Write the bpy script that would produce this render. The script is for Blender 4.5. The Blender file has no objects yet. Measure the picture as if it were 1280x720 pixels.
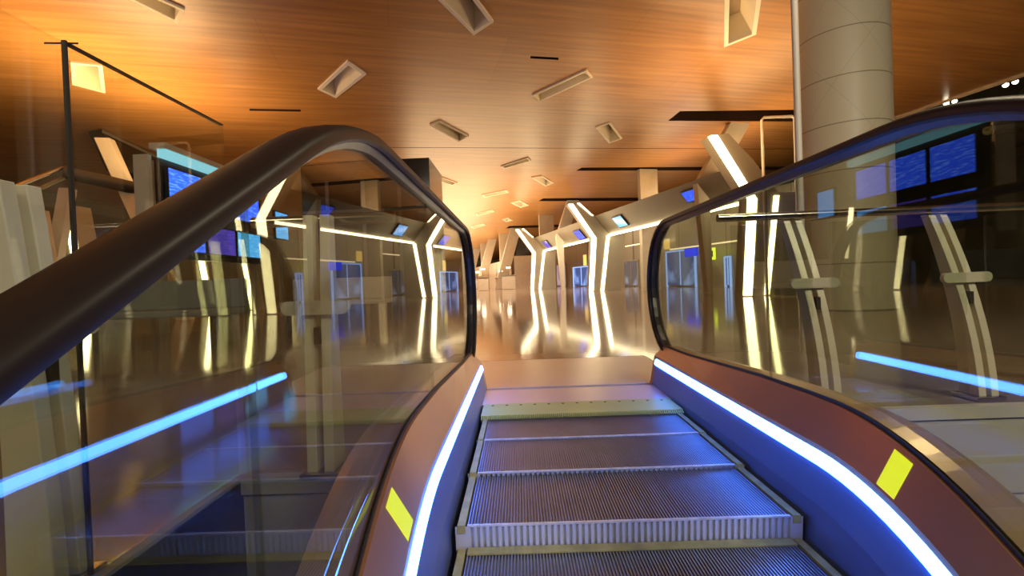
import bpy, math, random
from mathutils import Vector, Matrix
from mathutils.geometry import delaunay_2d_cdt
random.seed(7)
S = bpy.context.scene
COL = S.collection
PI = math.pi
EYE = 0.665
F = 600.0
CEIL = 5.68

# ------------------------------------------------------------------ camera
cd = bpy.data.cameras.new('camera'); cam = bpy.data.objects.new('camera', cd); COL.objects.link(cam)
cd.sensor_width = 36; cd.lens = F / 1280 * 36; cd.clip_start = 0.02; cd.clip_end = 400
yaw, pitch, roll = math.radians(0.86), math.radians(-0.76), math.radians(-2.2)
Rm = Matrix.Rotation(yaw, 3, 'Z') @ Matrix.Rotation(PI / 2 + pitch, 3, 'X') @ Matrix.Rotation(roll, 3, 'Z')
cam.matrix_world = Matrix.Translation((0, 0, EYE)) @ Rm.to_4x4()
S.camera = cam
O = Vector((0, 0, EYE))

def ray(px, py):
    return Rm @ Vector(((px - 640) / F, -(py - 360) / F, -1))
def at_z(px, py, z):
    d = ray(px, py); return O + d * ((z - EYE) / d.z)
def at_y(px, py, Y):
    d = ray(px, py); return O + d * (Y / d.y)
def at_plane(px, py, p, n):
    d = ray(px, py); return O + d * ((Vector(p) - O).dot(n) / d.dot(n))

# hall frame: the departure hall runs off to the left of the escalator's axis
U = Vector((-0.2425, 0.970, 0)).normalized(); V = Vector((U.y, -U.x, 0))
R0 = Vector((6.3, 13.4, 0))
def H(s, t, z): return R0 + U * s + V * t + Vector((0, 0, z))

# ------------------------------------------------------------------ materials
def new_mat(name):
    m = bpy.data.materials.new(name); m.use_nodes = True
    nt = m.node_tree; b = nt.nodes['Principled BSDF']; return m, nt, b
def mat(name, col, rough=0.5, metal=0.0, bump=0.0, bscale=40, vary=0.12, vscale=3.0, spec=0.5, coat=0.0, stretch=(1, 1, 1)):
    m, nt, b = new_mat(name)
    b.inputs['Roughness'].default_value = rough; b.inputs['Metallic'].default_value = metal
    b.inputs['Specular IOR Level'].default_value = spec
    b.inputs['Coat Weight'].default_value = coat
    tc = nt.nodes.new('ShaderNodeTexCoord'); mp = nt.nodes.new('ShaderNodeMapping')
    mp.inputs['Scale'].default_value = stretch
    nt.links.new(tc.outputs['Object'], mp.inputs[0])
    n = nt.nodes.new('ShaderNodeTexNoise'); n.inputs['Scale'].default_value = vscale; n.inputs['Detail'].default_value = 3
    nt.links.new(mp.outputs[0], n.inputs['Vector'])
    r = nt.nodes.new('ShaderNodeValToRGB')
    r.color_ramp.elements[0].position = 0.3; r.color_ramp.elements[1].position = 0.7
    r.color_ramp.elements[0].color = [c * (1 - vary) for c in col] + [1]
    r.color_ramp.elements[1].color = [min(1, c * (1 + vary)) for c in col] + [1]
    nt.links.new(n.outputs['Fac'], r.inputs[0]); nt.links.new(r.outputs[0], b.inputs['Base Color'])
    if bump:
        n2 = nt.nodes.new('ShaderNodeTexNoise'); n2.inputs['Scale'].default_value = bscale
        nt.links.new(mp.outputs[0], n2.inputs['Vector'])
        bp = nt.nodes.new('ShaderNodeBump'); bp.inputs['Strength'].default_value = bump; bp.inputs['Distance'].default_value = 0.01
        nt.links.new(n2.outputs['Fac'], bp.inputs['Height']); nt.links.new(bp.outputs[0], b.inputs['Normal'])
    return m
def glow(name, col, k):
    m, nt, b = new_mat(name)
    b.inputs['Base Color'].default_value = (0.02, 0.02, 0.02, 1)
    b.inputs['Emission Color'].default_value = (*col, 1); b.inputs['Emission Strength'].default_value = k
    return m
def screen_mat(name, col, col2, k, sc=9, st=6):
    m, nt, b = new_mat(name)
    b.inputs['Base Color'].default_value = (0.01, 0.01, 0.02, 1); b.inputs['Roughness'].default_value = 0.15
    tc = nt.nodes.new('ShaderNodeTexCoord')
    n = nt.nodes.new('ShaderNodeTexNoise'); n.inputs['Scale'].default_value = sc
    mp = nt.nodes.new('ShaderNodeMapping'); mp.inputs['Scale'].default_value = (1, 1, st)
    nt.links.new(tc.outputs['Object'], mp.inputs[0]); nt.links.new(mp.outputs[0], n.inputs['Vector'])
    r = nt.nodes.new('ShaderNodeValToRGB')
    r.color_ramp.elements[0].position = 0.5; r.color_ramp.elements[1].position = 0.7
    r.color_ramp.elements[0].color = (*col, 1); r.color_ramp.elements[1].color = (*col2, 1)
    nt.links.new(n.outputs['Fac'], r.inputs[0]); nt.links.new(r.outputs[0], b.inputs['Emission Color'])
    b.inputs['Emission Strength'].default_value = k
    return m
def glass_mat(name, tint, ior=1.5, rough=0.0):
    m = bpy.data.materials.new(name); m.use_nodes = True; nt = m.node_tree
    for n in list(nt.nodes): nt.nodes.remove(n)
    o = nt.nodes.new('ShaderNodeOutputMaterial'); mx = nt.nodes.new('ShaderNodeMixShader')
    t = nt.nodes.new('ShaderNodeBsdfTransparent'); t.inputs[0].default_value = (*tint, 1)
    g = nt.nodes.new('ShaderNodeBsdfGlossy'); g.inputs['Roughness'].default_value = rough
    fr = nt.nodes.new('ShaderNodeFresnel'); fr.inputs[0].default_value = ior
    # front and back faces both count as an air-to-glass surface
    geo = nt.nodes.new('ShaderNodeNewGeometry')
    md = nt.nodes.new('ShaderNodeMath'); md.operation = 'MULTIPLY_ADD'
    md.inputs[1].default_value = (1 / ior - ior); md.inputs[2].default_value = ior
    nt.links.new(geo.outputs['Backfacing'], md.inputs[0])
    # Fresnel node inverts the index on back faces itself; feed it the inverse so it inverts back
    nt.links.new(md.outputs[0], fr.inputs[0])
    nt.links.new(fr.outputs[0], mx.inputs[0]); nt.links.new(t.outputs[0], mx.inputs[1]); nt.links.new(g.outputs[0], mx.inputs[2])
    nt.links.new(mx.outputs[0], o.inputs[0])
    return m

def wood_mat():
    m, nt, b = new_mat('ceiling_veneer')
    tc = nt.nodes.new('ShaderNodeTexCoord'); mp = nt.nodes.new('ShaderNodeMapping')
    mp.inputs['Rotation'].default_value = (0, 0, -math.atan2(V.y, V.x))
    nt.links.new(tc.outputs['Object'], mp.inputs[0])
    br = nt.nodes.new('ShaderNodeTexBrick'); br.inputs['Scale'].default_value = 1.0
    br.inputs['Brick Width'].default_value = 4.8; br.inputs['Row Height'].default_value = 2.4
    br.inputs['Mortar Size'].default_value = 0.006; br.inputs['Mortar Smooth'].default_value = 0.4
    br.inputs['Color1'].default_value = (0.50, 0.25, 0.075, 1); br.inputs['Color2'].default_value = (0.54, 0.275, 0.088, 1)
    br.inputs['Mortar'].default_value = (0.38, 0.18, 0.055, 1)
    nt.links.new(mp.outputs[0], br.inputs['Vector'])
    mp2 = nt.nodes.new('ShaderNodeMapping'); mp2.inputs['Scale'].default_value = (0.35, 6, 1)
    nt.links.new(mp.outputs[0], mp2.inputs[0])
    n = nt.nodes.new('ShaderNodeTexNoise'); n.inputs['Scale'].default_value = 1.2; n.inputs['Detail'].default_value = 5
    nt.links.new(mp2.outputs[0], n.inputs['Vector'])
    r = nt.nodes.new('ShaderNodeValToRGB'); r.color_ramp.elements[0].color = (0.72, 0.66, 0.6, 1); r.color_ramp.elements[1].color = (1.12, 1.1, 1.05, 1)
    r.color_ramp.elements[0].position = 0.3; r.color_ramp.elements[1].position = 0.7
    nt.links.new(n.outputs['Fac'], r.inputs[0])
    mx = nt.nodes.new('ShaderNodeMix'); mx.data_type = 'RGBA'; mx.blend_type = 'MULTIPLY'; mx.inputs[0].default_value = 1
    nt.links.new(br.outputs['Color'], mx.inputs[6]); nt.links.new(r.outputs[0], mx.inputs[7])
    nt.links.new(mx.outputs[2], b.inputs['Base Color'])
    b.inputs['Roughness'].default_value = 0.32; b.inputs['Specular IOR Level'].default_value = 0.6
    return m

def panel_mat(name, c1, c2, mort, w, h, rough=0.5, msize=0.01, rot=(0, 0, 0), spec=0.5):
    m, nt, b = new_mat(name)
    tc = nt.nodes.new('ShaderNodeTexCoord'); mp = nt.nodes.new('ShaderNodeMapping'); mp.inputs['Rotation'].default_value = rot
    nt.links.new(tc.outputs['Object'], mp.inputs[0])
    br = nt.nodes.new('ShaderNodeTexBrick'); br.inputs['Scale'].default_value = 1; br.offset = 0
    br.inputs['Brick Width'].default_value = w; br.inputs['Row Height'].default_value = h; br.inputs['Mortar Size'].default_value = msize
    br.inputs['Color1'].default_value = (*c1, 1); br.inputs['Color2'].default_value = (*c2, 1); br.inputs['Mortar'].default_value = (*mort, 1)
    nt.links.new(mp.outputs[0], br.inputs['Vector']); nt.links.new(br.outputs[0], b.inputs['Base Color'])
    b.inputs['Roughness'].default_value = rough; b.inputs['Specular IOR Level'].default_value = spec
    return m

M = {}
M['wood'] = wood_mat()
M['floor'] = panel_mat('polished_floor', (0.34, 0.26, 0.20), (0.36, 0.275, 0.21), (0.30, 0.225, 0.17), 1.2, 1.2, 0.085, 0.004, (0, 0, -math.atan2(V.y, V.x)), 0.6)
M['lower_floor'] = mat('lower_floor_stone', (0.16, 0.16, 0.19), 0.25, vary=0.15, vscale=0.4)
M['landing'] = mat('landing_plate_steel', (0.66, 0.50, 0.43), 0.28, 0.35, bump=0.03, bscale=300, vary=0.05, vscale=2)
M['comb'] = mat('comb_yellow', (0.55, 0.55, 0.16), 0.45, 0.1, vary=0.08)
M['screw'] = mat('screw_steel', (0.12, 0.11, 0.08), 0.4, 0.8)
M['tread'] = mat('step_aluminium', (0.34, 0.34, 0.37), 0.38, 0.75, vary=0.1, vscale=6)
M['riser'] = mat('riser_aluminium', (0.72, 0.72, 0.76), 0.45, 0.3, vary=0.1, vscale=6)
M['nosing'] = mat('worn_highlight_nosing', (0.75, 0.72, 0.68), 0.45, 0.4, vary=0.15, vscale=30)  # worn step edge, with its highlight painted in as a pale tone
M['mark'] = mat('demarcation_yellow', (0.42, 0.36, 0.12), 0.5, 0.1, vary=0.2, vscale=20)
M['copper'] = mat('inner_deck_bronze', (0.50, 0.25, 0.13), 0.36, 0.65, vary=0.05, vscale=1.5)
M['bronze'] = mat('outer_deck_bronze', (0.52, 0.38, 0.24), 0.28, 0.5, vary=0.06, vscale=1.5)
M['skirt'] = mat('skirt_steel', (0.13, 0.17, 0.34), 0.35, 0.2, vary=0.05)  # blue glow of the light strips is mixed into this steel colour
M['rubber'] = mat('handrail_rubber', (0.016, 0.011, 0.009), 0.40, vary=0.1, spec=0.35)
M['guide'] = mat('handrail_guide_metal', (0.10, 0.09, 0.085), 0.3, 0.8)
M['led_blue'] = glow('led_blue', (0.045, 0.20, 1.0), 30)
M['led_warm'] = glow('led_warm', (1.0, 0.80, 0.46), 9.5)
M['led_warm_low'] = glow('led_warm_low', (1.0, 0.74, 0.40), 2.0)
M['deck_patch'] = glow('deck_patch_yellow', (0.72, 0.80, 0.01), 0.95)
M['glass'] = glass_mat('balustrade_glass', (0.80, 0.82, 0.74), 1.68)
M['glass2'] = glass_mat('rail_glass', (0.95, 0.97, 0.93), 1.5)
M['gasket'] = mat('gasket_black', (0.02, 0.015, 0.012), 0.5)
M['cream'] = mat('cream_cladding', (0.66, 0.60, 0.48), 0.45, vary=0.05)
M['coffer'] = mat('coffer_white', (0.92, 0.86, 0.72), 0.6, vary=0.03)
M['coffer_top'] = mat('coffer_inner_panel', (0.30, 0.23, 0.15), 0.6, vary=0.05)
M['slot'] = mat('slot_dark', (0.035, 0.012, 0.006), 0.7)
M['band'] = mat('header_cladding', (0.21, 0.18, 0.13), 0.4, 0.1, vary=0.05, vscale=1)
M['pylon'] = mat('pylon_cladding', (0.40, 0.36, 0.28), 0.4, 0.0, vary=0.05, vscale=1)
M['dark'] = mat('dark_gloss', (0.028, 0.022, 0.014), 0.12, vary=0.2, vscale=1)
M['header_matte'] = mat('header_matte_brown', (0.035, 0.022, 0.014), 0.6)
M['frame'] = mat('screen_frame_black', (0.015, 0.015, 0.02), 0.3)
M['scr'] = screen_mat('screen_blue', (0.01, 0.06, 0.9), (0.04, 0.22, 1.0), 1.3)
M['scr_board'] = screen_mat('board_blue', (0.02, 0.08, 0.85), (0.10, 0.25, 1.0), 2.6, 5)
M['scr_light'] = screen_mat('screen_light_blue', (0.06, 0.36, 1.0), (0.25, 0.6, 1.0), 1.9)
M['scr_violet'] = screen_mat('screen_violet', (0.10, 0.06, 0.75), (0.25, 0.15, 0.8), 0.9)
M['wall'] = mat('wall_olive', (0.15, 0.125, 0.065), 0.35, vary=0.35, vscale=0.35)
M['gatewall'] = panel_mat('gate_wall_panels', (0.33, 0.29, 0.22), (0.38, 0.34, 0.26), (0.12, 0.09, 0.05), 2.0, 4.0, 0.3, 0.02)
M['farwall'] = mat('far_wall_cream', (0.72, 0.64, 0.52), 0.5, vary=0.05)
M['fascia'] = panel_mat('slab_fascia_panels', (0.55, 0.52, 0.45), (0.57, 0.54, 0.47), (0.05, 0.05, 0.04), 0.85, 2.0, 0.4, 0.006, (PI / 2, 0, 0))
M['lip'] = mat('slab_lip', (0.62, 0.58, 0.48), 0.4)
M['post'] = mat('blade_post_satin', (0.78, 0.70, 0.54), 0.4, 0.15, vary=0.08)
M['tube'] = mat('handrail_tube_steel', (0.55, 0.50, 0.42), 0.18, 1.0)
M['door_glow'] = screen_mat('doorway_glow', (0.07, 0.11, 0.30), (0.30, 0.45, 0.95), 0.9, .9, 1)
M['door_frame'] = glow('door_frame_glow', (0.35, 0.5, 1.0), 1.4)
M['sign_yellow'] = glow('sign_yellow', (0.85, 0.95, 0.05), 2.0)
M['sign_blue'] = glow('sign_blue', (0.02, 0.05, 1.0), 1.6)
M['lamp'] = glow('lamp_warm', (1.0, 0.85, 0.6), 16)
M['lamp_cyan'] = glow('header_cyan', (0.30, 0.75, 0.9), 0.9)
M['truss'] = mat('truss_steel', (0.20, 0.19, 0.10), 0.35, 0.5)
M['grey'] = mat('grey_paint', (0.30, 0.30, 0.32), 0.45, vary=0.08)
M['gold'] = glow('gold_decoration', (1.0, 0.62, 0.15), 1.3)

def column_mat():
    m, nt, b = new_mat('column_panels')
    tc = nt.nodes.new('ShaderNodeTexCoord'); sp = nt.nodes.new('ShaderNodeSeparateXYZ'); nt.links.new(tc.outputs['Object'], sp.inputs[0])
    def lines(src, sc, w):
        a = nt.nodes.new('ShaderNodeMath'); a.operation = 'MULTIPLY'; a.inputs[1].default_value = sc; nt.links.new(src, a.inputs[0])
        f = nt.nodes.new('ShaderNodeMath'); f.operation = 'FRACT'; nt.links.new(a.outputs[0], f.inputs[0])
        l = nt.nodes.new('ShaderNodeMath'); l.operation = 'LESS_THAN'; l.inputs[1].default_value = w; nt.links.new(f.outputs[0], l.inputs[0])
        return l.outputs[0]
    at = nt.nodes.new('ShaderNodeMath'); at.operation = 'ARCTAN2'; nt.links.new(sp.outputs[1], at.inputs[0]); nt.links.new(sp.outputs[0], at.inputs[1])
    k = nt.nodes.new('ShaderNodeMath'); k.operation = 'MULTIPLY_ADD'; k.inputs[1].default_value = 0.9; nt.links.new(at.outputs[0], k.inputs[0]); nt.links.new(sp.outputs[2], k.inputs[2])
    k2 = nt.nodes.new('ShaderNodeMath'); k2.operation = 'MULTIPLY_ADD'; k2.inputs[1].default_value = -0.9; nt.links.new(at.outputs[0], k2.inputs[0]); nt.links.new(sp.outputs[2], k2.inputs[2])
    a1 = lines(sp.outputs[2], 1.35, 0.02); a2 = lines(k.outputs[0], 0.7, 0.008); a3 = lines(k2.outputs[0], 0.7, 0.008)
    mx = nt.nodes.new('ShaderNodeMath'); mx.operation = 'MAXIMUM'; nt.links.new(a2, mx.inputs[0]); nt.links.new(a3, mx.inputs[1])
    hf = nt.nodes.new('ShaderNodeMath'); hf.operation = 'MULTIPLY'; hf.inputs[1].default_value = 0.35; nt.links.new(mx.outputs[0], hf.inputs[0])
    mm = nt.nodes.new('ShaderNodeMath'); mm.operation = 'MAXIMUM'; nt.links.new(a1, mm.inputs[0]); nt.links.new(hf.outputs[0], mm.inputs[1])
    c = nt.nodes.new('ShaderNodeMix'); c.data_type = 'RGBA'
    c.inputs[6].default_value = (0.56, 0.50, 0.33, 1); c.inputs[7].default_value = (0.22, 0.18, 0.10, 1)
    nt.links.new(mm.outputs[0], c.inputs[0]); nt.links.new(c.outputs[2], b.inputs['Base Color'])
    b.inputs['Roughness'].default_value = 0.45
    return m
M['column'] = column_mat()

# ------------------------------------------------------------------ mesh helpers
class MB:
    def __init__(s): s.v = []; s.f = []
    def add(s, vs, fs):
        k = len(s.v); s.v += [tuple(v) for v in vs]; s.f += [tuple(i + k for i in f) for f in fs]; return s
    def box(s, x0, x1, y0, y1, z0, z1):
        return s.add([(x0,y0,z0),(x1,y0,z0),(x1,y1,z0),(x0,y1,z0),(x0,y0,z1),(x1,y0,z1),(x1,y1,z1),(x0,y1,z1)],
                     [(0,3,2,1),(4,5,6,7),(0,1,5,4),(1,2,6,5),(2,3,7,6),(3,0,4,7)])
    def obox(s, c, a, b, d):
        c, a, b, d = map(Vector, (c, a, b, d))
        return s.add([c-a-b-d, c+a-b-d, c+a+b-d, c-a+b-d, c-a-b+d, c+a-b+d, c+a+b+d, c-a+b+d],
                     [(0,3,2,1),(4,5,6,7),(0,1,5,4),(1,2,6,5),(2,3,7,6),(3,0,4,7)])
    def prism(s, pts, ext):
        ext = Vector(ext); n = len(pts); p = [Vector(q) for q in pts]
        return s.add(p + [q + ext for q in p], [tuple(range(n))[::-1], tuple(range(n, 2*n))] + [(i, (i+1) % n, n+(i+1) % n, n+i) for i in range(n)])
    def sweep(s, path, sec, closed=True, caps=True, up=None):
        """path: points in a plane x = const; sec: (lateral, normal) offsets"""
        n = len(sec); base = len(s.v); P = [Vector(p) for p in path]
        for i, p in enumerate(P):
            a = P[max(0, i-1)]; b = P[min(len(P)-1, i+1)]; t = (b - a).normalized()
            if up is None: lat = Vector((1, 0, 0)); nn = lat.cross(t)
            else: lat = t.cross(Vector(up)).normalized(); nn = lat.cross(t).normalized()
            for (u, w) in sec: s.v.append(tuple(p + lat * u + nn * w))
        m = n if closed else n - 1
        for i in range(len(P) - 1):
            for j in range(m):
                k = (j + 1) % n
                s.f.append((base+i*n+j, base+i*n+k, base+(i+1)*n+k, base+(i+1)*n+j))
        if caps and closed:
            s.f.append(tuple(base+j for j in range(n))[::-1]); s.f.append(tuple(base+(len(P)-1)*n+j for j in range(n)))
        return s
    def tube(s, path, r, n=12, up=(0, 0.01, 1)):
        return s.sweep(path, [(r*math.cos(2*PI*k/n), r*math.sin(2*PI*k/n)) for k in range(n)], up=up)
    def build(s, name, m, parent=None, smooth=False, bevel=0, origin=None):
        me = bpy.data.meshes.new(name); o = bpy.data.objects.new(name, me); COL.objects.link(o)
        pl = Vector((0, 0, 0))
        if parent is not None:
            q = parent
            while q is not None: pl += q.location; q = q.parent
        elif origin is not None: pl = Vector(origin); o.location = pl
        me.from_pydata([tuple(Vector(v) - pl) for v in s.v], [], s.f)
        import bmesh
        bm = bmesh.new(); bm.from_mesh(me); bmesh.ops.recalc_face_normals(bm, faces=bm.faces); bm.to_mesh(me); bm.free()
        me.materials.append(M[m] if isinstance(m, str) else m)
        if smooth:
            for p in me.polygons: p.use_smooth = True
            e = o.modifiers.new('sharp', 'EDGE_SPLIT'); e.split_angle = math.radians(40)
        if bevel:
            b = o.modifiers.new('bevel', 'BEVEL'); b.width = bevel; b.segments = 2; b.limit_method = 'ANGLE'
        if parent is not None: o.parent = parent
        return o
def tag(o, label=None, cat=None, group=None, kind=None):
    if label: o['label'] = label
    if cat: o['category'] = cat
    if group: o['group'] = group
    if kind: o['kind'] = kind
    return o
def empty(name, loc, label, cat, group=None):
    o = bpy.data.objects.new(name, None); COL.objects.link(o); o.location = loc; o.empty_display_size = 0.1
    return tag(o, label, cat, group)
def struct(o): o['kind'] = 'structure'; return o

# ================================================================== THE ESCALATOR
EX = 0.285                                   # centre line; steps are 1 m wide
esc = empty('escalator', (EX, 2.45, 0), 'escalator arriving at the upper landing, bronze decks, glass sides and glowing blue light strips', 'escalator')
def drop(Y, Y0, R):
    d = Y0 - Y
    if d <= 0: return 0.0
    if d < R * 0.5: return R - math.sqrt(R * R - d * d)
    return R * (1 - math.cos(PI/6)) + (d - R * 0.5) * math.tan(PI/6)
def dd(Y): return drop(Y, 1.36, 0.92)
def dg(Y):
    t = min(1, max(0, (2.9 - Y) / 1.4)); return drop(Y, 1.40, 0.92) - .055 * t * t * (3 - 2 * t)
def dr(Y): return drop(Y, 1.15, 0.92)
YS = [-3.0, -2.0, -1.0, -0.5, 0, 0.3, 0.5] + [0.6 + 0.05 * i for i in range(18)] + [1.5, 1.8, 2.2, 2.6, 2.95]
def deckpath(x, z, ys=YS): return [(x, y, z - dd(y)) for y in ys]
def ribbon(mb, pts, ys=YS):
    """pts: closed cross-section (x, z, w); w = 0 follows the skirt line, w = 1 the foot of the glass"""
    n = len(pts); base = len(mb.v)
    for y in ys:
        for p in pts:
            w = p[2] if len(p) > 2 else 0
            mb.v.append((p[0], y, p[1] - dd(y) * (1 - w) - dg(y) * w))
    for i in range(len(ys) - 1):
        for j in range(n):
            k = (j + 1) % n; mb.f.append((base+i*n+j, base+i*n+k, base+(i+1)*n+k, base+(i+1)*n+j))
    mb.f.append(tuple(base+j for j in range(n))); mb.f.append(tuple(base+(len(ys)-1)*n+j for j in range(n)))
    return mb
RAILZ = .986; NR = 0.40; NC = 2.85
for sd in (-1, 1):
    X = lambda u: EX + sd * u
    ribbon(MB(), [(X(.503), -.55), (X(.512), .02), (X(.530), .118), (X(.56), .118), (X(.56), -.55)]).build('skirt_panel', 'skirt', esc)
    led = ribbon(MB(), [(X(.530), .120), (X(.525), .127), (X(.530), .150), (X(.539), .157), (X(.56), .157), (X(.56), .119)]).build('light_strip', 'led_blue', esc); led['label'] = 'glowing blue-white light strip along the top of the skirt'
    ribbon(MB(), [(X(.539), .158), (X(.542), .172), (X(.598), .226, 1), (X(.606), .226, 1), (X(.606), .158)]).build('inner_deck', 'copper', esc)
    ribbon(MB(), [(x_, z_, 1) for x_, z_ in [(X(.624), .12), (X(.624), .228), (X(.66), .236), (X(.665), .228), (X(.70), .226), (X(.73), .212), (X(.745), .18), (X(.745), .12)]],
           ).build('outer_deck', 'bronze', esc)
    ribbon(MB(), [(X(.606), .15, 1), (X(.606), .236, 1), (X(.6095), .236, 1), (X(.6095), .15, 1)]).build('glass_gasket', 'gasket', esc)
    ribbon(MB(), [(X(.70), -.75, 1), (X(.70), .119, 1), (X(.74), .119, 1), (X(.74), -.75, 1)]).build('outer_cladding', 'bronze', esc)
    # end cap of the decks
    cap = [(X(.505), .0), (X(.512), .02), (X(.538), .157), (X(.542), .172), (X(.598), .226), (X(.70), .226), (X(.73), .212), (X(.745), .18), (X(.745), 0)]
    MB().prism([(x, 2.951, z) for x, z in cap], (0, 0.05, 0)).build('deck_end_cap', 'copper', esc)
    # handrail: rubber belt over a metal guide, with half-round newel
    path = [(X(.615), y, RAILZ - dr(y)) for y in YS if y < 2.7] + [(X(.615), 2.7, RAILZ)]
    ysd = [y for y in YS if y < 1.3]
    for k in range(0, 19):
        a = PI/2 - PI * k / 18
        path.append((X(.615), NC + NR * math.cos(a), RAILZ - NR + NR * math.sin(a)))
    belt = [(-.038, -.008), (-.039, .004), (-.033, .013), (-.018, .018), (0, .019), (.018, .018), (.033, .013), (.039, .004), (.038, -.008), (.030, -.013), (.026, -.008), (-.026, -.008), (-.030, -.013)]
    MB().sweep(path, belt).build('handrail', 'rubber', esc, smooth=True)
    MB().sweep(path, [(-.012, -.024), (-.020, -.009), (.020, -.009), (.012, -.024)]).build('handrail_guide', 'guide', esc)
    # balustrade glass in panels with hairline joints
    joints = [-3.0, -0.9, 0.58, 1.75, 3.235]
    for a, b in zip(joints[:-1], joints[1:]):
        mb = MB(); ys = sorted(set([a + .002, b - .002] + [y for y in YS if a + .01 < y < b - .01] + [3.0, 3.05, 3.1, 3.15, 3.2, 3.22] * (b > 3)))
        x0, x1 = X(.610), X(.622); base = 0
        for y in ys:
            top = RAILZ - dr(y) - .012; bot = .16 - dg(y)
            if y > NC:
                h = math.sqrt(max(0, (NR - .012) ** 2 - (y - NC) ** 2)); top = RAILZ - NR + h
                bot = max(bot, RAILZ - NR - h) if y > 2.95 else bot
            mb.v += [(x0, y, bot), (x0, y, top), (x1, y, top), (x1, y, bot)]
        n = len(ys)
        for i in range(n - 1):
            for j in range(4): mb.f.append((4*i+j, 4*i+(j+1) % 4, 4*i+4+(j+1) % 4, 4*i+4+j))
        mb.f += [(0, 1, 2, 3), (4*n-4, 4*n-3, 4*n-2, 4*n-1)]
        mb.build('glass_panel', 'glass', esc)
    # glowing yellow patch lying across the inner deck
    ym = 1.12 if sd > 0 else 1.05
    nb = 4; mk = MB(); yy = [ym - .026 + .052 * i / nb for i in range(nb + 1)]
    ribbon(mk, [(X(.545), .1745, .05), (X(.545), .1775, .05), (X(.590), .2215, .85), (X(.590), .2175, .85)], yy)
    mo = mk.build('yellow_patch', 'deck_patch', esc); mo['label'] = 'bright yellow lit patch across the inner deck'

# landing plate and comb
MB().box(EX - .52, EX + .52, 2.60, 2.955, -.04, 0.0).box(EX - .745, EX + .745, 3.005, 4.05, -.04, 0.0).build('landing_plate', 'landing', esc, bevel=.002)
cb = MB().box(EX - .50, EX + .50, 2.375, 2.598, -.03, .004)
for i in range(100):
    x = EX - .5 + .01 * i + .003; cb.add([(x, 2.375, -.012), (x+.004, 2.375, -.012), (x+.004, 2.345, -.008), (x, 2.345, -.008), (x, 2.375, .003), (x+.004, 2.375, .003)], [(0,1,2,3), (4,5,2,3), (0,4,3), (1,2,5), (0,1,5,4)])
comb = cb.build('comb_plate', 'comb', esc); comb['label'] = 'yellow comb plate at the top of the steps'
for i in range(13):
    x = EX - .45 + .075 * i
    MB().tube([(x, 2.560, .0045), (x, 2.560, .006)], .0075, 8, (0, 1, 0)).build('screw', 'screw', comb)
# steps
edges = [2.45, 2.06, 1.71, 1.36]; zs = [-.014, -.018, -.030]; zc = -.098
while edges[-1] > -2.5:
    edges.append(edges[-1] - .37 if len(edges) > 4 else edges[-1] - .36); zs.append(zc); zc -= .15 if len(zs) == 4 else .21
for i, z in enumerate(zs):
    y1, y0 = edges[i], edges[i+1]
    nz = zs[i+1] if i + 1 < len(zs) else z - .21
    st = bpy.data.objects.new('step', None); COL.objects.link(st); st.parent = esc
    st.location = Vector((EX, (y0+y1)/2, z)) - esc.location; st.empty_display_size = .1
    tr = MB(); pr = []
    n = 104; w = .92 / n
    for k in range(n):
        x = EX - .46 + w * k
        pr += [(x, 0), (x + w*.45, 0), (x + w*.5, 1), (x + w*.95, 1)]
    pr.append((EX + .46, 0))
    D1 = .006
    for (x, g) in pr: tr.v += [(x, y0 + .004, z - D1*g), (x, y1 + .012, z - D1*g)]
    for k in range(len(pr) - 1): tr.f.append((2*k, 2*k+2, 2*k+3, 2*k+1))
    t_ = tr.build('tread', 'tread', st)
    rs = MB(); rp = [(EX - .495, 0)]
    for k in range(52):
        x = EX - .46 + .92 / 52 * k; q = .92 / 52
        rp += [(x, 0), (x + q*.5, 0), (x + q*.55, 1), (x + q*.95, 1)]
    rp += [(EX + .46, 0), (EX + .495, 0)]
    for (x, g) in rp: rs.v += [(x, y0 + .004 + .008*g, z - .001 - .004*g), (x, y0 + .012 + .008*g, nz - .02)]
    for k in range(len(rp) - 1): rs.f.append((2*k, 2*k+1, 2*k+3, 2*k+2))
    rs.build('riser', 'riser', st)
    if z - nz > .03:
        MB().box(EX - .46, EX + .46, y0 - .028, y0 + .006, nz + .0005, nz + .005).build('edge_marking', 'mark', st)
    MB().box(EX - .46, EX + .46, y0 + .0035, y0 + .0125, z - .004, z + .0012).build('nosing', 'nosing', st)
    MB().box(EX - .488, EX - .466, y0 + .002, y1 + .004, z - .02, z + .003).build('edge_marking', 'mark', st)
    MB().box(EX + .466, EX + .488, y0 + .002, y1 + .004, z - .02, z + .003).build('edge_marking', 'mark', st)

# ================================================================== SLABS
fl = MB()
T = -.45
fl.box(-40, 45, 4.06, 120, T, 0)
fl.box(-40, -.50, 1.70, 4.06, T, 0)
fl.box(-40, -1.0, -6, 1.70, T, 0)
fl.box(1.10, 45, 2.27, 4.06, T, 0)
fl.box(-.50, EX - .75, 1.70, 4.06, T, 0)
fl.box(EX + .75, 1.10, 2.27, 4.06, T, 0)
struct(fl.build('floor', 'floor'))
struct(MB().box(-40, 45, -12, 120, -5.3, -5.2).build('floor_lower', 'lower_floor'))
struct(MB().box(1.04, 9, 2.24, 2.27, -.40, -.055).box(1.04, 9, 2.235, 2.265, -1.25, -.41).build('trim_1', 'fascia'))
struct(MB().box(1.04, 9, 2.225, 2.27, -.045, .012).build('trim_2', 'lip'))
struct(MB().box(-1.0, -.47, 1.67, 1.70, -1.2, -.055).box(-1.0, -.47, 1.655, 1.70, -.045, .012).build('trim_3', 'grey'))
struct(MB().box(-1.03, -1.0, -6, 1.70, -.6, .012).build('trim_4', 'grey'))

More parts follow.
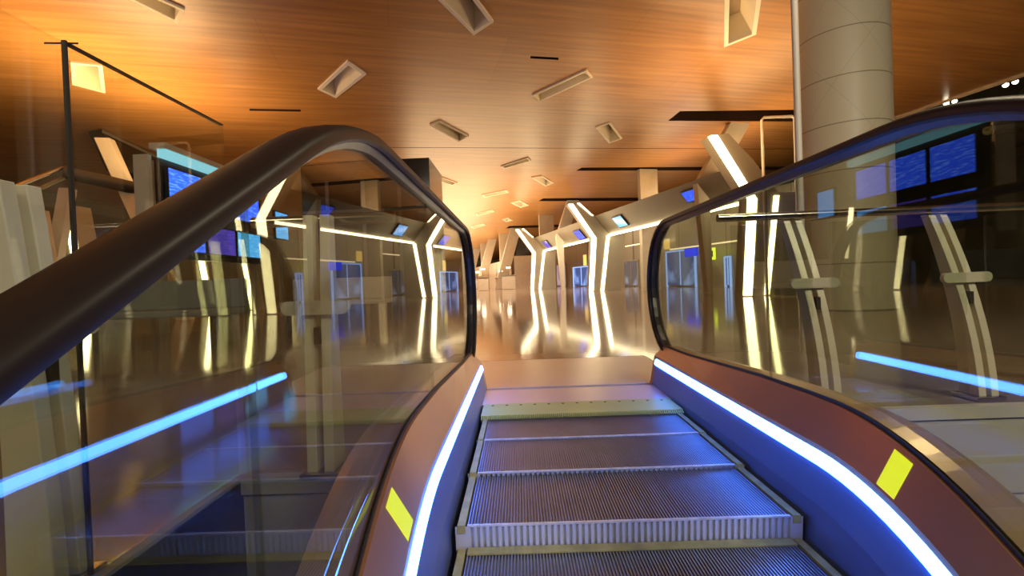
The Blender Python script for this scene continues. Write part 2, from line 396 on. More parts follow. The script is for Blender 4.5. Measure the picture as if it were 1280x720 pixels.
# ================================================================== VOID BALUSTRADES
def post(par, x, y, lean, along):
    """twin curved blades with a clamp; lean = horizontal vector of the top"""
    al = Vector(along).normalized(); nn = Vector((-al.y, al.x, 0)); lean = Vector(lean)
    mb = MB(); n = 10
    for s in (-1, 1):
        k0 = len(mb.v)
        for i in range(n + 1):
            t = i / n; z = .022 + .91 * t; c = Vector((x, y, 0)) + lean * (t ** 1.8) + al * (s * .030)
            w = .055 * (1 - .55 * t)
            for a, b in ((-.018, -w), (.018, -w), (.018, w), (-.018, w)):
                p = c + al * a + nn * b; mb.v.append((p.x, p.y, z))
        for i in range(n):
            for j in range(4): mb.f.append((k0+4*i+j, k0+4*i+(j+1) % 4, k0+4*i+4+(j+1) % 4, k0+4*i+4+j))
        mb.f += [(k0+3, k0+2, k0+1, k0), (k0+4*n, k0+4*n+1, k0+4*n+2, k0+4*n+3)]
    po = mb.build('post', 'post', par, bevel=.003)
    c = Vector((x, y, .60)) + lean * (.62 ** 1.8) - nn * .045
    pts = []
    for k in range(9): a = -PI/2 + PI*k/8; pts.append(c + al * (.095 + .025*math.cos(a)) + Vector((0, 0, .025*math.sin(a))))
    for k in range(9): a = PI/2 + PI*k/8; pts.append(c + al * (-.095 + .025*math.cos(a)) + Vector((0, 0, .025*math.sin(a))))
    MB().prism([p - nn * .012 for p in pts], nn * .024).build('glass_clamp', 'post', po)
    c2 = Vector((x, y, .50)) + lean * (.52 ** 1.8)
    MB().obox(c2, al * .010, nn * .048, (0, 0, .03)).build('bracket', 'gasket', po)
    MB().obox(Vector((x, y, .012)), al * .07, nn * .07, (0, 0, .010)).build('base_plate', 'tube', po, bevel=.003)
RY = 2.40
rb = empty('glass_balustrade', (2.2, RY, 0), 'glass balustrade with curved twin-blade posts and steel handrail, right of the escalator', 'balustrade')
for x in (1.50, 2.25, 3.0, 3.75): post(rb, x, RY, (-.06, .16, 0), (1, 0, 0))
MB().tube([(1.05, RY + .13, .955), (4.2, RY + .13, .955)], .021, 12).build('handrail_tube', 'tube', rb, smooth=True)
for (a, b) in [(1.06, 1.45), (1.55, 2.20), (2.30, 2.95), (3.05, 3.70)]:
    MB().box(a, b, RY - .006, RY + .006, .015, .90).build('glass_pane', 'glass2', rb)
LY = 1.72
lb_ = empty('glass_balustrade', (-1.03, 1.2, 0), 'tall clear glass balustrade with dark-edged top along the gap left of the escalator', 'balustrade')
post(lb_, -.72, LY, (0, .02, 0), (1, 0, 0))
post(lb_, -1.10, 1.08, (-.05, 0, 0), (0, 1, 0))
MB().tube([(-1.0, LY + .09, .925), (-.46, LY + .09, .925)], .021, 12).build('handrail_tube', 'tube', lb_, smooth=True)
MB().box(-1.01, -.79, LY - .006, LY + .006, .015, .88).build('glass_pane', 'glass2', lb_)
MB().box(-1.036, -1.024, 1.110, 1.69, .015, 1.255).build('glass_pane', 'glass2', lb_)
MB().box(-1.037, -1.023, 1.110, 1.69, 1.2555, 1.259).build('edge_strip', 'gasket', lb_)
MB().box(-1.035, -1.025, 1.100, 1.106, .015, 1.262).build('edge_strip', 'gasket', lb_)
MB().box(-1.036, -1.024, .2, 1.095, .015, 1.255).build('glass_pane', 'glass2', lb_)

# ================================================================== CEILING with coffers and slots
coffers = [
 ([(140,-14),(222,27),(231,10),(165,-20)], 'long ceiling coffer cut by the top frame edge at far left'),
 ([(530,-20),(592,42),(617,25),(580,-25)], 'large ceiling coffer cut by the top frame edge above the centre'),
 ([(397,110),(434,75),(458,91),(420,121)], 'white-rimmed ceiling coffer above the top of the left escalator handrail'),
 ([(665,118),(733,86),(741,95),(674,126)], 'long slim ceiling coffer tilted up to the right, above the hall centre'),
 ([(537,155),(550,150),(586,169),(574,176)], 'small slanted ceiling coffer tilted down to the right, left of centre'),
 ([(744,158),(763,152),(778,172),(761,178)], 'small squarish ceiling coffer right of the long slim one'),
 ([(906,-40),(905,57),(945,41),(957,-40)], 'large white-rimmed ceiling coffer at the top edge left of the column'),
 ([(88,76),(90,104),(132,115),(128,80)], 'square ceiling coffer seen behind the dark glass edge at left'),
 ([(626,207),(660,196),(664,200),(630,210)], 'thin distant ceiling coffer just below the ceiling seam at centre'),
 ([(664,221),(677,219),(692,228),(682,232)], 'small distant ceiling coffer beside the second dark slot'),
 ([(602,243),(633,237),(636,240),(606,246)], 'thin distant ceiling coffer below the one under the seam'),
 ([(638,253),(650,250),(661,256),(651,259)], 'small distant ceiling coffer left of the third dark slot'),
 ([(594,267),(615,262),(618,264),(598,269)], 'thin far ceiling coffer near the escalator newel top'),
 ([(544,224),(553,221),(572,228),(565,231)], 'small ceiling coffer right beside the left handrail bend'),
 ([(628,274),(635,272),(641,275),(633,277)], 'tiny far ceiling coffer, farthest but one along the hall'),
 ([(588,283),(604,279),(607,281),(592,285)], 'tiny far ceiling coffer right next to the left newel'),
]
slots = [
 [(835,151),(850,139),(1012,137),(1012,152)],
 [(720,213.5),(727,209.5),(1000,208),(1000,212.5)],
 [(673,251.5),(679,248),(800,247),(798,251)],
 [(632,285.5),(637,282.5),(730,280),(728,283)],
 [(663,70),(663,73),(698,75),(698,72)],
 [(312,136),(312,138.5),(376,139.5),(376,137)],
 [(380,183.7),(380,184.2),(998,186.6),(998,186.1)],
 [(55,52.5),(55,55),(98,55.5),(98,53)],
]
def cpt(p): q = at_z(p[0], p[1], CEIL); return Vector((q.x, q.y))
ce1, ce2 = cpt((1280, 93)), cpt((1150, 137))
dr_ = (ce1 - ce2).normalized()
outer = [ce2 + dr_ * 12, ce2 + dr_ * (-3.0), Vector((ce2.x + 4, 24)), Vector((ce2.x + 6, 110)), Vector((-45, 110)), Vector((-45, -8)), Vector((ce2.x + 6, -8))]
outer = [ce2 + dr_ * 16, ce2 - dr_ * 3.0, Vector((13.5, 20)), Vector((30, 110)), Vector((-45, 110)), Vector((-45, -10)), Vector((25, -10))]
def inside(p, poly):
    c = False; n = len(poly)
    for i in range(n):
        a, b = poly[i], poly[(i+1) % n]
        if (a.y > p.y) != (b.y > p.y) and p.x < (b.x - a.x) * (p.y - a.y) / (b.y - a.y) + a.x: c = not c
    return c
holes = [[cpt(p) for p in q] for q, _ in coffers] + [[cpt(p) for p in q] for q in slots]
pts = []; eds = []
for poly in [outer] + holes:
    k = len(pts); pts += poly; eds += [(k+i, k+(i+1) % len(poly)) for i in range(len(poly))]
r = delaunay_2d_cdt(pts, eds, [], 0, 1e-6)
cm = MB(); cm.v = [(p.x, p.y, CEIL) for p in r[0]]
for f in r[2]:
    c = sum((r[0][i] for i in f), Vector((0, 0))) / len(f)
    if inside(c, outer) and not any(inside(c, h) for h in holes): cm.f.append(tuple(f))
struct(cm.build('ceiling', 'wood'))
def scaled(poly, k, dz_):
    c = sum(poly, Vector((0, 0))) / len(poly)
    return [c + (p - c) * k for p in poly]
def inset(poly, w):
    c = sum(poly, Vector((0, 0))) / 4; out = []
    n = 4
    for i in range(n):
        p = poly[i]; a = (poly[i-1] - p).normalized(); b = (poly[(i+1) % n] - p).normalized()
        s = abs(a.x*b.y - a.y*b.x); out.append(p + (a + b) * (w / max(s, .3)))
    return out
for q, lb in coffers:
    poly = [cpt(p) for p in q]; c = sum(poly, Vector((0, 0))) / 4
    size = min((poly[0]-poly[1]).length, (poly[1]-poly[2]).length)
    w = min(.10, size * .12)
    o = empty('ceiling_coffer', (c.x, c.y, CEIL), lb, 'ceiling coffer', 'slanted coffers in the wood ceiling')
    i1 = inset(poly, w); i2 = inset(poly, w * 1.4)
    rim = MB(); rim.v = [(p.x, p.y, CEIL - .04) for p in poly] + [(p.x, p.y, CEIL - .04) for p in i1] + [(p.x, p.y, CEIL + .02) for p in poly] + [(p.x, p.y, CEIL + .02) for p in i1]
    for i in range(4):
        j = (i+1) % 4; rim.f += [(i, j, 4+j, 4+i), (i, j, 8+j, 8+i), (4+i, 4+j, 12+j, 12+i)]
    rim.build('rim', 'coffer', o)
    hgt = min(.85, .55 * size + .15)
    sh = [i2[i] for i in range(4)]; cc = sum(sh, Vector((0, 0))) / 4
    far = max(range(4), key=lambda i: sh[i].length)
    top = [p + (sh[far] - p) * .45 for p in sh]
    wl = MB(); wl.v = [(p.x, p.y, CEIL + .0) for p in i1] + [(p.x, p.y, CEIL + hgt) for p in top]
    for i in range(4): j = (i+1) % 4; wl.f.append((i, j, 4+j, 4+i))
    wl.build('well', 'coffer', o)
    tp = MB(); tp.v = [(p.x, p.y, CEIL + hgt) for p in top]; tp.f = [(0, 1, 2, 3)]; tp.build('inner_panel', 'coffer_top', o)
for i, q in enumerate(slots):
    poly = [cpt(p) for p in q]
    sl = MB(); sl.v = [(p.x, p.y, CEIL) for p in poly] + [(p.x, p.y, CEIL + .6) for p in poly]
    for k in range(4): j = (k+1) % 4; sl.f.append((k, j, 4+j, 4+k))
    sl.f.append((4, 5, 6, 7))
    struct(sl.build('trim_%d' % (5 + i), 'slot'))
# bright edge fascia of the ceiling at the atrium
a = ce2 + dr_ * 16; b = ce2 - dr_ * 3.0; nrm = Vector((-dr_.y, dr_.x)) if Vector((-dr_.y, dr_.x)).x > 0 else Vector((dr_.y, -dr_.x))
struct(MB().prism([(a.x, a.y, CEIL - .06), (b.x, b.y, CEIL - .06), (b.x + nrm.x*.25, b.y + nrm.y*.25, CEIL - .02), (a.x + nrm.x*.25, a.y + nrm.y*.25, CEIL - .02)], (0, 0, .5)).build('trim_20', 'tube'))

# ================================================================== HALL: right row of pylons, header bands
def pylon(fr, label, group, leds=(1, 1, 1), mirror=1):
    """fr(t, z, e): frame position, t across the hall, e along it"""
    o = empty('light_pylon', fr(.3, 0, .25), label, 'pylon', group)
    body = [(.5, 0), (.94, 2.88), (1.35, 2.88), (1.0, 0)] if not leds[0] else [(0, 0), (.24, 2.72), (-.95, 4.42), (-.42, 4.5), (.34, 3.80), (1.12, 2.90), (2.0, 2.90), (1.65, 0)]
    MB().prism([fr(t, z, 0) for t, z in body], fr(0, 0, .5) - fr(0, 0, 0)).build('body', 'pylon', o)
    def strip(poly, m='led_warm', dep=.028):
        s = MB().prism([fr(t, z, -.03) for t, z in poly], fr(0, 0, dep) - fr(0, 0, 0)).build('light_line', m, o)
        return s
    if leds[0]: strip([(-.03, .03), (.205, 2.72), (-.985, 4.42), (-.78, 4.43), (.41, 2.70), (.15, .03)], dep=.15)
    if leds[1]: strip([(.56, .03), (.98, 2.80), (1.14, 2.80), (.72, .03)])
    if leds[2]: strip([(-.54, 4.46), (.20, 3.86), (.30, 3.83), (-.44, 4.49)])
    return o
segs = [0, 11.2, 22.3]
gname = 'light-edged pylons along the right side of the hall'
for s, lb in zip(segs, ['nearest and largest light-edged pylon right of the hall, crossed by the right handrail', 'light-edged pylon in the middle of the right row, left of the right newel', 'farthest and smallest light-edged pylon of the right row']):
    pylon(lambda t, z, e, s=s: H(s + e, t, z), lb, gname, (1, 1, s > 0))
def band(s0, s1, label, fr=H, screens=()):
    o = empty('header_band', fr((s0+s1)/2, .8, 2.9), label, 'header band', 'sloping header bands over the gate openings')
    sec = [(1.12, 2.88), (.34, 3.80), (.75, 3.92), (1.5, 3.0)]
    MB().prism([fr(s0, t, z) for t, z in sec], fr(s1, 0, 0) - fr(s0, 0, 0)).build('band_body', 'band', o)
    MB().prism([fr(s0 + .02, t, z) for t, z in [(1.06, 2.79), (1.06, 2.875), (1.18, 2.875), (1.18, 2.79)]], fr(s1, 0, 0) - fr(s0 + .04, 0, 0)).build('light_line', 'led_warm', o)
    return o
band(.52, 11.18, 'brown sloping header band between the nearest and middle right pylons')
band(11.72, 22.28, 'brown sloping header band between the middle and farthest right pylons')
def monitor(c, au, av, an, w, h, m, label, group, frame=.04, cat='screen'):
    """c centre, au/av unit axes, an unit outward normal"""
    c = Vector(c); o = empty('display_screen', c, label, cat, group)
    MB().obox(c, au * (w/2 + frame), av * (h/2 + frame), an * .03).build('screen_frame', 'frame', o)
    MB().obox(c + an * .032, au * w/2, av * h/2, an * .003).build('display', m, o)
    return o
wv = (H(0, .34, 3.80) - H(0, 1.12, 2.88)).normalized(); bn = wv.cross(U).normalized()
if bn.dot(V) > 0: bn = -bn
gs = 'small blue screens on the header bands'
for px, py, w, h, m, lb in [(776, 276, .85, .55, 'scr_light', 'small bright blue screen on the header just right of the middle pylon'),
                         (866, 243, .85, .40, 'scr', 'small deep blue screen on the header where the right handrail bends'),
                         (725, 293, .95, .60, 'scr', 'small blue screen on the header just left of the middle pylon'),
                         (684, 305, .95, .55, 'scr_violet', 'small violet screen on the header just right of the farthest pylon')]:
    p = at_plane(px, py, H(0, .73, 3.34), bn)
    monitor(p + bn * .035, U, wv, bn, w, h, m, lb, gs)

# structural fins from ceiling down, alternately leaning and upright
def fin(top, foot, w, label, depth=.25, m='cream', knee=None):
    top, foot = Vector(top), Vector(foot)
    if knee:
        kn = top.lerp(foot, (top.z - knee) / top.z); ft = Vector((kn.x, kn.y, 0))
        pl = [top - V*w/2, top + V*w/2, kn + V*w*.5, kn + V*w*.12, ft + V*w*.12, ft - V*w*.12, kn - V*w*.5]; foot = ft
    else: pl = [top - V*w/2, top + V*w/2, foot + V*w*.5, foot - V*w*.5]
    mb = MB().prism(pl, U * depth)
    return tag(mb.build('roof_fin', m, origin=foot), label, 'fin', 'cream roof fins beyond the pylons')
fins = [(16.2, 7.6, 1, 'leaning cream roof fin rising behind the nearest right pylon'), (22.6, 6.25, 0, 'upright cream roof fin behind the header band between nearest and middle pylons'),
        (30.6, 3.65, 1, 'leaning cream roof fin rising behind the middle right pylon'), (37, 2.3, 0, 'upright cream roof fin between the middle and farthest pylons'),
        (45, -.1, 1, 'leaning cream roof fin just left of the farthest pylon'), (50, -1.3, 0, 'upright cream roof fin just left of the leaning one by the farthest pylon'),
        (56, -2.9, 1, 'leaning cream roof fin third left of the farthest pylon'), (62, -4.2, 0, 'upright cream roof fin fourth left of the farthest pylon'),
        (70, -5.9, 1, 'leaning cream roof fin fifth left of the farthest pylon'), (80, -8.0, 0, 'upright cream roof fin second from the left newel'),
        (92, -10.2, 1, 'leaning cream roof fin closest to the left newel')]
for y, x, lean, lb in fins:
    wdt = .75 if y < 35 else 1.0
    if lean: fin((x, y, CEIL), (x - (3.4 if y < 20 else 2.0 if y < 35 else 1.7), y, 0.0), wdt, lb, knee=(3.7 if y < 20 else 3.4) if y < 35 else None)
    else: fin((x, y, CEIL), (x, y, 0.0), wdt + .15, lb)

# gate wall behind the right row, with doorways and signs
G0 = H(0, 6.5, 0)
struct(MB().prism([H(3, 6.5, 0), H(60, 6.5, 0), H(60, 6.7, 0), H(3, 6.7, 0)], (0, 0, 4.3)).build('wall_right', 'gatewall'))
def on_gate(px, py): return at_plane(px, py, G0, V)
def doorway(px0, px1, ptop, label, m='door_glow', frame='door_frame'):
    a = on_gate(px0, 360); b = on_gate(px1, 360)
    zt = on_gate((px0+px1)/2, ptop).z
    a.z = b.z = 0
    o = empty('gate_doorway', (a + b) / 2 - V * .1, label, 'doorway', 'lit gate doorways in the right wall')
    L = (b - a).length; mid = (a + b) / 2
    MB().obox(mid - V*.03 + Vector((0, 0, zt/2)), U * (L/2 - .08), V * .02, (0, 0, zt/2 - .08)).build('glass_door', m, o)
    fr = MB()
    for e in (-1, 1): fr.obox(mid + U*e*(L/2 - .04) - V*.06 + Vector((0, 0, zt/2)), U*.04, V*.05, (0, 0, zt/2))
    fr.obox(mid - V*.06 + Vector((0, 0, zt - .04)), U*(L/2 - .08), V*.05, (0, 0, .04))
    fr.obox(mid - V*.06 + Vector((0, 0, zt*.5)), U*.03, V*.03, (0, 0, zt*.5 - .09))
    fr.build('door_frame', frame, o)
    return o
doorway(835, 872, 312, 'wide blue-lit gate doorway just right of the right newel')
doorway(908, 916, 320, 'slim blue-lit doorway below the yellow sign')
doorway(718, 739, 333, 'blue-lit doorway between the farthest and middle pylons')
doorway(697, 709, 330, 'pink-lit doorway just right of the farthest pylon', screen_mat('doorway_pink', (.5, .32, .35), (.7, .5, .5), .7, 1.2, 1), 'pylon')
doorway(782, 800, 325, 'dim doorway right of the middle pylon', screen_mat('doorway_dim', (.16, .13, .12), (.4, .4, .45), .7, 1.2, 1), 'pylon')
doorway(1035, 1060, 330, 'tall blue doorway seen low behind the first right post')
def sign(px, py, w, h, m, label, bars=0):
    p = on_gate(px, py) - V * .5
    o = empty('gate_sign', p, label, 'sign', 'lit signs over the gates')
    MB().obox(p, U * w/2, V * .05, (0, 0, h/2)).build('sign_box', m, o)
    if bars:
        for k in range(3): MB().obox(p - V*.055 + U*(-w*.28 + w*.28*k) , U*w*.07, V*.004, (0, 0, h*.25)).build('symbol', 'frame', o)
    return o
sign(874, 315, 1.1, .45, 'sign_blue', 'blue lit sign above the wide gate doorway')
sign(900, 317, .55, .6, 'sign_yellow', 'yellow lit sign right of the blue sign', 1)
sign(738, 325, .5, .9, M['gold'], 'small golden lit sign just left of the middle pylon')
sign(843, 305, .5, .6, M['gold'], 'small golden lit sign above the wide doorway')
sign(952, 304, .5, .4, 'lamp_cyan', 'small pale blue lit sign between the edges of the nearest pylon')
# linear lamps inside gate zone
for (a, b, lb) in [((838, 312), (968, 288), 'linear warm lamp under the gate ceiling nearest the newel'), ((782, 308), (812, 302), 'short linear warm lamp right of the middle pylon')]:
    p = at_plane(*a, H(0, 4.5, 0), V); q = at_plane(*b, H(0, 4.5, 0), V)
    q.z = p.z
    tag(MB().obox((p + q) / 2, (q - p) / 2, V * .04, (0, 0, .03)).build('linear_lamp', 'led_warm_low'), lb, 'lamp')
# far end wall
struct(MB().box(-60, 30, 108, 108.5, 0, CEIL).build('wall_far', 'farwall'))
struct(MB().prism([(-1.2, 51, 0), (-14, 103, 0), (-13.6, 103.1, 0), (-.8, 51.1, 0)], (0, 0, 3.0)).build('wall_side', 'farwall'))
fw = struct(MB().prism([(-.4, 46.1, 0), (2.8, 46.1, 0), (2.8, 46.1, 3.1), (-.4, 46.1, 3.1)], (0, .8, 0)).build('wall_end', 'farwall'))
tag(MB().box(-.2, 2.6, 46.2, 46.9, 3.12, 4.9).build('dark_display_box', 'dark'), 'dark glossy box above the pale wall left of the farthest pylon', 'display box')
# small things standing far down the hall
for x, y, w, h, m, lb in [(-3.0, 40, .9, 1.1, 'farwall', 'pale low counter far down the hall left of the farthest pylon'), (-.9, 42, 1.2, 1.2, 'farwall', 'pale counter beside the farthest pylon'),
                       (-1.7, 45, 1.0, 1.0, 'cream', 'cream counter between the two pale ones'), (-4.3, 50, 1.2, 1.1, 'farwall', 'pale counter closest to the left newel')]:
    o = empty('service_counter', (x, y, 0), lb, 'counter', 'pale counters at the far end of the hall')
    MB().box(x - w/2, x + w/2, y, y + .6, 0, h).build('body', m, o, bevel=.03)
    MB().box(x - w/2 - .08, x + w/2 + .08, y - .08, y + .68, h, h + .06).build('top', 'pylon', o)
    MB().obox((x, y - .02, h + .7), (.18, 0, 0), (0, .04, 0), (0, 0, .06)).build('task_lamp', 'lamp', o)
    MB().box(x - .02, x + .02, y + .02, y + .06, h + .06, h + .65).build('lamp_post', 'tube', o)

# ================================================================== RIGHT: column, mast, framed panel, atrium
def cyl(x, y, r, z0, z1, n=48):
    mb = MB(); mb.v = [(x + r*math.cos(2*PI*k/n), y + r*math.sin(2*PI*k/n), z) for z in (z0, z1) for k in range(n)]
    mb.f = [(k, (k+1) % n, n+(k+1) % n, n+k) for k in range(n)] + [tuple(range(n))[::-1], tuple(range(n, 2*n))]
    return mb
tag(cyl(5.56, 8.2, .67, 0, CEIL, 64).build('round_column', 'column', smooth=True, origin=(5.56, 8.2, 0)), 'thick round beige column with curved panel seams', 'column')
tag(cyl(2.84, 4.85, .032, 0, CEIL - .01, 16).build('slim_mast', 'cream', smooth=True, origin=(2.84, 4.85, 0)), 'slim pale vertical mast directly left of the round column', 'pole')
o = empty('framed_glass_panel', (6.1, 12.2, 0), 'tall white-framed glass panel between the nearest pylon and the column', 'glass panel')
pa, pb = at_y(952, 147, 12.2), at_y(993, 147, 12.2)
fr = MB(); fr.tube([(pa.x, 12.2, 0.0), (pa.x, 12.2, pa.z - .06), (pa.x + .06, 12.2, pa.z), (pb.x - .06, 12.2, pa.z), (pb.x, 12.2, pa.z - .06), (pb.x, 12.2, 0.0)], .035, 8, (0, 1, 0))
fr.build('frame', 'coffer', o); MB().box(pa.x + .04, pb.x - .04, 12.19, 12.21, .02, pa.z - .04).build('pane', 'glass2', o)
# atrium beyond the ceiling edge
struct(MB().box(40, 40.4, -12, 120, -5, 16).build('wall_atrium', 'wall'))
struct(MB().box(13, 40, 60, 60.4, 0, 16).build('wall_atrium_end', 'wall'))
for i, (px, py, Y) in enumerate([(1183, 129, 15.0), (1193, 126, 15.0), (1257, 106, 14.0), (1269, 102, 14.0), (1251, 131, 22), (1261, 132, 22)]):
    p = at_y(px, py, Y)
    o = empty('spot_lamp', p, ['small bright spot lamp under the ceiling edge, first of the lower pair', 'small bright spot lamp under the ceiling edge, second of the lower pair',
        'small bright spot lamp near the right frame edge, left of its pair', 'small bright spot lamp near the right frame edge, right of its pair', 'faint spot lamp in the dark atrium, left one', 'faint spot lamp in the dark atrium, right one'][i], 'lamp', 'spot lamps at the atrium edge')
    r_ = .07 if i < 4 else .05
    mb = MB(); n = 12
    mb.v = [(p.x + r_*math.sin(PI*a/6)*math.cos(2*PI*k/n), p.y + r_*math.sin(PI*a/6)*math.sin(2*PI*k/n), p.z + r_*math.cos(PI*a/6)) for a in range(7) for k in range(n)]
    mb.f = [(a*n+k, a*n+(k+1) % n, (a+1)*n+(k+1) % n, (a+1)*n+k) for a in range(6) for k in range(n)]
    mb.build('bulb', 'lamp', o); cyl(p.x, p.y, r_*1.2, p.z + r_*.7, p.z + r_*2.8, 16).build('housing', 'truss', o)
tr = empty('roof_truss', (24, 22, 7), 'dark greenish steel truss in the atrium at the right frame edge', 'truss')
def bar(mb, a, b, r=.09): return mb.tube([a, b], r, 8)
bar(MB(), (15.5, 16, 6.6), (33, 22, 8.8), .14).build('chord', 'truss', tr); bar(MB(), (15.5, 16, 5.0), (33, 22, 7.2), .14).build('chord', 'truss', tr)
for k in range(7):
    t0 = k / 7; t1 = (k + 1) / 7; A = Vector((15.5, 16, 5.0)).lerp(Vector((33, 22, 7.2)), t0); B = Vector((15.5, 16, 6.6)).lerp(Vector((33, 22, 8.8)), t1)
    bar(MB(), A, B, .07).build('diagonal', 'truss', tr)

# ================================================================== LEFT: flight boards, kiosk, pylons, fins
gb = 'screens of the flight information bank on the left'
bank = empty('board_bank', (-6.1, 9.75, 0), 'dark bank structure carrying the blue flight boards, left', 'board frame')
MB().box(-6.16, -6.08, 8.15, 11.35, 1.30, 3.02).build('back_panel', 'frame', bank)
MB().box(-6.10, -5.95, 8.15, 11.35, 3.02, 3.16).build('lit_header', 'lamp_cyan', bank)
MB().box(-6.20, -5.93, 8.10, 11.40, 3.165, 3.26).build('header_cap', 'cream', bank)
MB().box(-6.42, -6.165, 8.02, 8.10, 1.2, 3.05).build('side_panel', 'cream', bank)
for y in (8.3, 11.2): MB().box(-6.28, -6.17, y - .05, y + .05, 0, 3.0).build('upright', 'pylon', bank)
AX = Vector((0, 1, 0)); AZ = Vector((0, 0, 1)); NX = Vector((1, 0, 0))
for r_i, (z0, h) in enumerate([(2.55, .64), (1.70, .52)]):
    for c_i in range(3):
        y = 8.72 + c_i * .99
        m = 'scr_board' if not (r_i == 1 and c_i == 2) else 'scr_light'
        if r_i == 1 and c_i == 1: m = 'scr_violet'
        monitor((-6.04, y, z0), AX, AZ, NX, .88, h, m, ['upper', 'lower'][r_i] + ' row flight board, ' + ['nearest', 'middle', 'farthest'][c_i] + ' of three, on the left bank', gb, .03)
monitor((-6.1, 12.35, 2.33), AX, AZ, NX, .62, .66, 'scr_light', 'separate small blue screen just beyond the flight board bank', gb, .04)
MB().box(-6.2, -6.13, 12.3, 12.4, 0, 2.0).build('stand', 'pylon', [q for q in COL.objects if q.get('label', '').startswith('separate small')][0])
kk = empty('dark_kiosk', (-3.9, 12.6, 0), 'big dark glossy kiosk block behind the left escalator glass', 'kiosk')
ka, kb = at_y(375, 197, 12.0), at_y(536, 197, 12.0)
MB().box(ka.x, kb.x, 12.0, 14.0, 0, kb.z).build('body', 'dark', kk)
for k in range(3): MB().box(ka.x + (kb.x-ka.x)*(.2+.28*k) - .04, ka.x + (kb.x-ka.x)*(.2+.28*k) + .04, 11.97, 11.999, .0, kb.z - .5).build('mullion', 'band', kk)
MB().box(ka.x, kb.x, 11.96, 11.999, 2.55, 2.62).build('rail', 'band', kk)
def Lf(x, y):
    Ul = Vector((.05, 1, 0)).normalized(); Vl = Vector((-Ul.y, Ul.x, 0))
    return lambda t, z, e: Vector((x, y, 0)) + Vl * t + Ul * e + Vector((0, 0, z))
pylon(Lf(-8.9, 17), 'light-edged pylon on the left behind the kiosk side', 'light-edged pylons on the left side', (0, 1, 0))
pylon(Lf(-8.45, 14), 'light-edged pylon on the left behind the flight boards', 'light-edged pylons on the left side', (0, 1, 0))
pylon(Lf(-9.6, 11.2), 'light-edged pylon on the left nearest the left frame edge', 'light-edged pylons on the left side', (0, 1, 0))
# fins above the left handrail
p = at_y(127, 172, 12.2)
fin((p.x, 12.2, p.z), (p.x + 1.9, 12.2, 0), .34, 'leaning pale fin in front of the dark header at left')
p0 = at_z(127, 162, CEIL - .03); p1 = at_z(200, 197, CEIL - .03)
q_ = p1 + Vector((-.25, -.3, 0))
hb = empty('dark_header', ((p0.x+p1.x)/2, (p0.y+p1.y)/2, CEIL - 1), 'dark glossy header box behind the tall glass screen at left', 'header box')
MB().prism([p0, p1, (p1.x, p1.y, p1.z - .9), (p0.x + .5, p0.y, p0.z - 1.2)], (-.5, .1, 0)).build('body', 'header_matte', hb)
MB().box(q_.x - .08, q_.x + .08, q_.y - .08, q_.y + .08, 0, p1.z - .8).build('support', 'header_matte', hb)
MB().prism([p0 + Vector((.02, -.02, .0)), p1 + Vector((.02, -.02, .0)), p1 + Vector((.02, -.02, -.12)), p0 + Vector((.02, -.02, -.12))], (.03, -.02, 0)).build('edge_strip', 'band', hb)
# horizontal beams / rails at left
def beam(a, b, Y0, Y1, r_, m, label, cat='beam'):
    P, Q = at_y(*a, Y0), at_y(*b, Y1)
    return tag(MB().tube([P, Q], r_, 12).build('roof_beam', m, smooth=True), label, cat)
beam((80, 215), (190, 240), 11.5, 12.5, .16, 'header_matte', 'dark round beam passing behind the tall glass screen')
beam((-30, 252), (78, 210), 9, 11.5, .05, 'tube', 'upper thin metal rail rising from the left frame edge')
beam((-30, 272), (80, 222), 9, 11.5, .05, 'truss', 'lower thin metal rail rising from the left frame edge')
p = at_y(72, 235, 10.5)
fin((p.x + .15, 10.5, p.z), (p.x - .35, 10.5, 1.0), .22, 'short leaning cream strut under the rails at left')
p = at_y(40, 262, 10)
fin((p.x, 10, p.z), (p.x + .3, 10, 0.0), .32, 'grey-beige leaning fin at the left frame edge')
p = at_y(12, 290, 8.5)
monitor(p, AX, AZ, NX, .5, .28, 'sign_blue', 'small deep blue screen at the left frame edge', 'small blue lights on the left', .02)
struct(MB().box(-22.4, -22, -6, 110, 0, CEIL).build('wall_left', 'wall'))

# low furniture on left floor seen through glass
def bench(x, y, label, m='grey'):
    o = empty('waiting_bench', (x, y, 0), label, 'bench', 'benches on the left floor')
    MB().box(x - .9, x + .9, y - .3, y + .3, .38, .46).build('seat', m, o, bevel=.02)
    MB().box(x - .9, x + .9, y + .22, y + .3, .46, .85).build('backrest', m, o, bevel=.02)
    for e in (-.75, .75): MB().box(x + e - .04, x + e + .04, y - .25, y + .25, 0, .38).build('leg', 'tube', o)
bench(-4.6, 6.2, 'grey bench on the left floor in front of the flight boards')
bench(-7.2, 6.6, 'grey bench on the left floor farther left')
bench(-3.2, 8.4, 'cream bench on the left floor by the dark kiosk', 'cream')

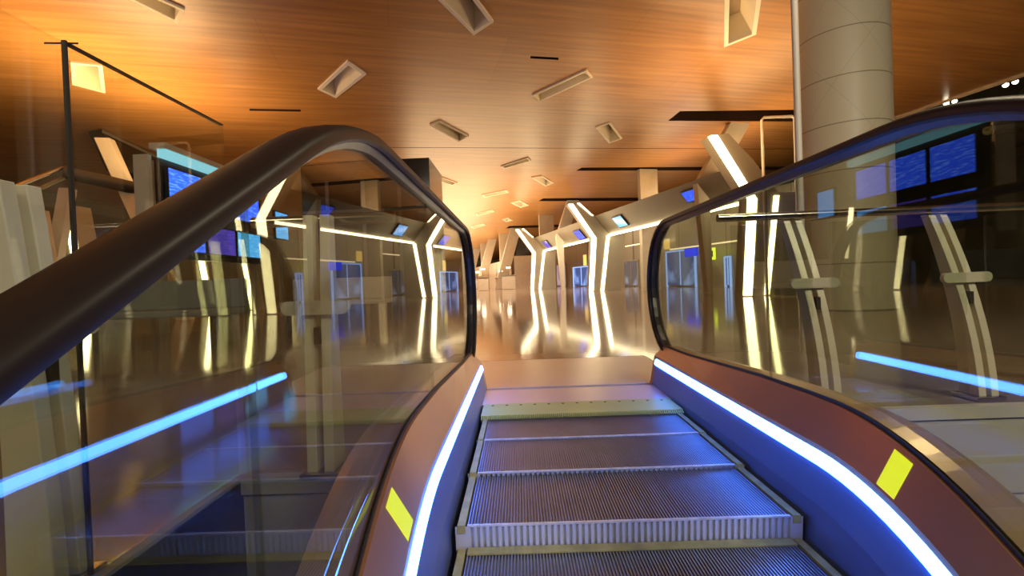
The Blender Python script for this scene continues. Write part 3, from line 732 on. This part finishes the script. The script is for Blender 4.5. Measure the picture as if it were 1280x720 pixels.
# ================================================================== LIGHTS
def area(name, loc, sx, sy, e, col, up=True, rz=0):
    l = bpy.data.lights.new(name, 'AREA'); l.shape = 'RECTANGLE'; l.size = sx; l.size_y = sy; l.energy = e; l.color = col
    o = bpy.data.objects.new(name, l); COL.objects.link(o); o.location = loc
    o.rotation_euler = (PI if up else 0, 0, rz); return o
def spot(name, loc, e, col):
    l = bpy.data.lights.new(name, 'SPOT'); l.energy = e; l.color = col; l.spot_size = math.radians(150); l.spot_blend = .6; l.shadow_soft_size = .07
    o = bpy.data.objects.new(name, l); COL.objects.link(o); o.location = loc; return o
AM = (1.0, .62, .28); WM = (1.0, .78, .5)
area('ceiling_fill', H(4, 2.0, 4.0), 1.2, 9, 150, AM, True, math.radians(14))  # unseen up-facing area lights added to brighten the ceiling, no fixtures modelled
area('ceiling_fill', (4.6, 11.3, 2.9), 1.5, 2.5, 150, AM)
area('ceiling_fill', (-8.6, 10.5, 3.5), 2, 5, 330, AM)
area('ceiling_fill', (-4, 36, 1.5), 8, 26, 1800, (1, .68, .36), True, math.radians(14))
area('ceiling_fill', (-12, 70, 1.5), 8, 50, 4000, WM, True, math.radians(14))
for k in range(4): spot('gate_downlight', H(3.5 + 5*k, 4.3, CEIL - .05), 420, (1, .86, .62))
for k in range(5): spot('hall_downlight', (.3 - 2.2*k, 28 + 9*k, CEIL - .05), 1300, (1, .86, .62))
area('column_fill', (3.0, 3.6, CEIL - .1), 1, 1, 60, (1, .85, .58), False)  # added area light to brighten the round column
o = area('side_fill', (-4.5, -3.5, CEIL - .3), 1.5, 1.5, 120, (1, .88, .7), False); o.rotation_euler = (math.radians(45), 0, 0)  # unseen fill added behind the camera for the left side
o = area('side_fill', (4.5, -3.5, CEIL - .3), 1.5, 1.5, 480, (1, .92, .8), False); o.rotation_euler = (math.radians(45), 0, 0)  # unseen fill added behind the camera to light the right slab fascia
area('lower_light', (-4, 0, -1.2), 4, 4, 60, (.6, .7, 1.0), False)
o = area('rear_fill', (1.5, -6, CEIL - .3), 6, 2, 140, (1, .80, .55), False); o.rotation_euler = (math.radians(50), 0, 0)  # unseen broad fill added behind the camera, aimed forward

w = bpy.data.worlds.new('world'); S.world = w; w.use_nodes = True
w.node_tree.nodes['Background'].inputs[0].default_value = (.30, .25, .16, 1)
w.node_tree.nodes['Background'].inputs[1].default_value = .12
S.view_settings.view_transform = 'Standard'; S.view_settings.look = 'None'; S.view_settings.gamma = 1; S.view_settings.exposure = 0.1
S.view_settings.use_curve_mapping = False
try:
    S.cycles.sample_clamp_indirect = 6; S.cycles.use_denoising = True; S.cycles.caustics_reflective = False; S.cycles.caustics_refractive = False
    S.cycles.transparent_max_bounces = 24; S.cycles.max_bounces = 10
except Exception: pass
